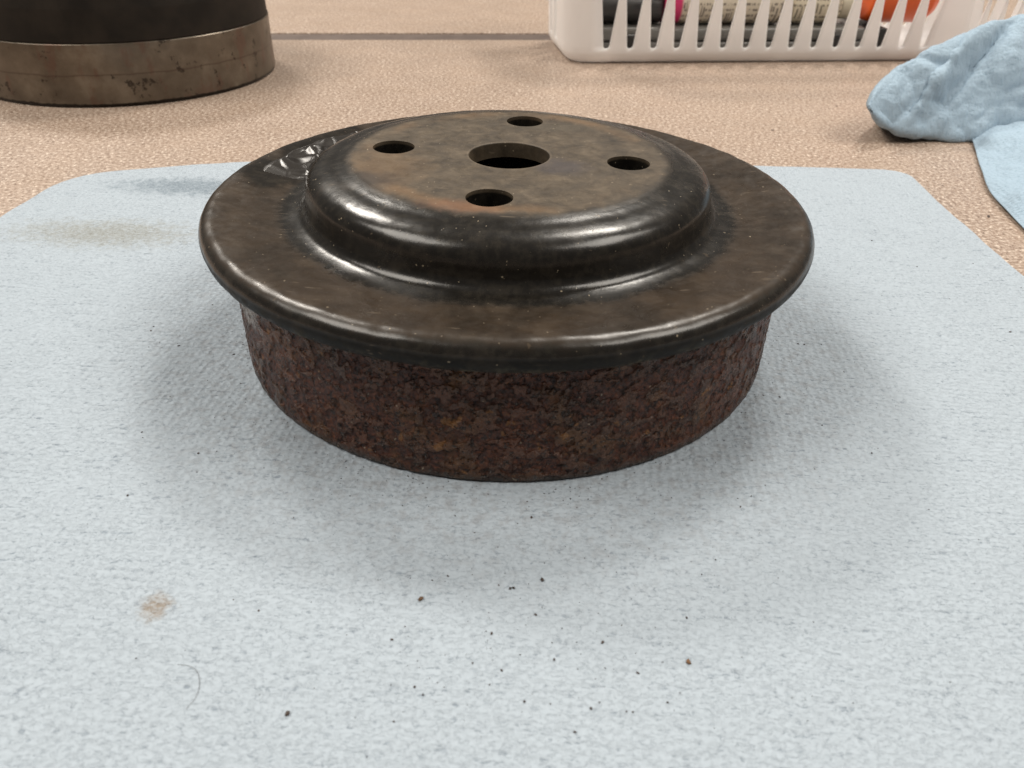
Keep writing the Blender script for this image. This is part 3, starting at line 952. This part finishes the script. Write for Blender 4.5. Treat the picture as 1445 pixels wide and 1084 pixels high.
V, F = [], []
def add_crumb(x, y, r, flat=0.55, el=1.0, z=None):
    vs, fs = crumb_mesh(x, y, surf(x, y) if z is None else z, r, flat, el)
    o = len(V); V.extend(vs); F.extend([tuple(i + o for i in f) for f in fs])
seen = [(217, 461), (213, 467), (225, 483), (252, 488), (365, 862), (192, 929), (694, 894), (686, 891), (756, 868), (720, 831), (725, 830),
        (610, 819), (632, 813), (553, 903), (667, 936), (708, 946), (691, 966), (782, 931), (779, 907), (850, 907), (734, 924), (793, 887),
        (834, 1000), (846, 991), (884, 1004), (893, 1005), (942, 991), (900, 950), (969, 872), (556, 1019), (597, 981), (585, 970),
        (811, 1033), (740, 990), (830, 704), (750, 730), (1373, 372), (1294, 377), (1441, 406), (1425, 470), (1180, 470), (1084, 467), (1126, 485), (1135, 486), (1159, 486), (1206, 511),
        (290, 380), (300, 430), (330, 500), (240, 560), (200, 610), (280, 640), (180, 700), (830, 480), (1100, 560), (1160, 600), (1230, 640), (1060, 700), (1200, 380), (1230, 340), (1312, 316), (1045, 715), (1010, 790)]
for px, py in seen:
    p = unp(px, py, 0.4)
    add_crumb(p[0], p[1], random.uniform(0.13, 0.27), 0.6, random.uniform(1.0, 1.8))
for k in range(240):
    a = random.uniform(0, 2 * PI)
    rr = 71 + abs(random.gauss(0, 30))
    x, y = rr * math.cos(a), rr * math.sin(a)
    if y > 125 or abs(x) > 155: continue
    add_crumb(x, y, random.uniform(0.06, 0.15), 0.6, random.uniform(1.0, 1.8))
for k in range(170):
    p = unp(random.gauss(700, 200), random.gauss(890, 90), 0.4)
    if p[1] < -150: continue
    add_crumb(p[0], p[1], random.uniform(0.04, 0.11), 0.6, random.uniform(1.0, 2.0))
for k in range(220):
    a = random.uniform(-PI, 0); rr = 69.6 + abs(random.gauss(0, 4.5))
    add_crumb(rr * math.cos(a), rr * math.sin(a), random.uniform(0.05, 0.16), 0.5, random.uniform(1.0, 2.0))
for px, py, r in ((1395, 306, 0.6), (1090, 184, 0.5), (1330, 262, 0.3), (1180, 150, 0.35)):
    p = unp(px, py, 0)
    add_crumb(p[0], p[1], r, 0.4, 2.0, 0.0)
o = mesh_obj('rust_specks', V, F, M_CRUMB, smooth=False)
tag(o, 'tiny dark rust specks scattered over the towel and bench', 'specks', kind='stuff')

M_HAIR = simple('dark_hair', (0.06, 0.05, 0.045), 0.45, 0.2, 3, 0.0)
def hair(pix, label, rad=0.028, name='hair'):
    P = []
    ctrl = [unp(x, y, 0.7) for x, y in pix]
    C = np.array(ctrl); Cp = np.concatenate([[2 * C[0] - C[1]], C, [2 * C[-1] - C[-2]]])
    for i in range(len(C) - 1):
        for k in range(8):
            f = k / 8
            p0, p1, p2_, p3 = Cp[i:i + 4]
            P.append(0.5 * ((2 * p1) + (-p0 + p2_) * f + (2 * p0 - 5 * p1 + 4 * p2_ - p3) * f ** 2 + (-p0 + 3 * p1 - 3 * p2_ + p3) * f ** 3))
    P.append(C[-1]); P = np.array(P)
    vs, fs = [], []
    for i, p in enumerate(P):
        t = P[min(i + 1, len(P) - 1)] - P[max(i - 1, 0)]; t[2] = 0; t /= np.linalg.norm(t)
        nrm = np.array([-t[1], t[0], 0])
        z = surf(p[0], p[1]) + 0.10
        for k in range(5):
            a = 2 * PI * k / 5
            q = np.array([p[0], p[1], z]) + nrm * math.cos(a) * rad + np.array([0, 0, 1]) * math.sin(a) * rad
            vs.append(q)
    for i in range(len(P) - 1):
        for k in range(5):
            fs.append((i * 5 + k, i * 5 + (k + 1) % 5, (i + 1) * 5 + (k + 1) % 5, (i + 1) * 5 + k))
    return tag(mesh_obj(name, vs, fs, M_HAIR), label, 'hair')
hair([(250, 936), (268, 939), (279, 949), (281, 966), (275, 984), (262, 1000)], 'thin dark curved hair on the towel near the lower left corner')
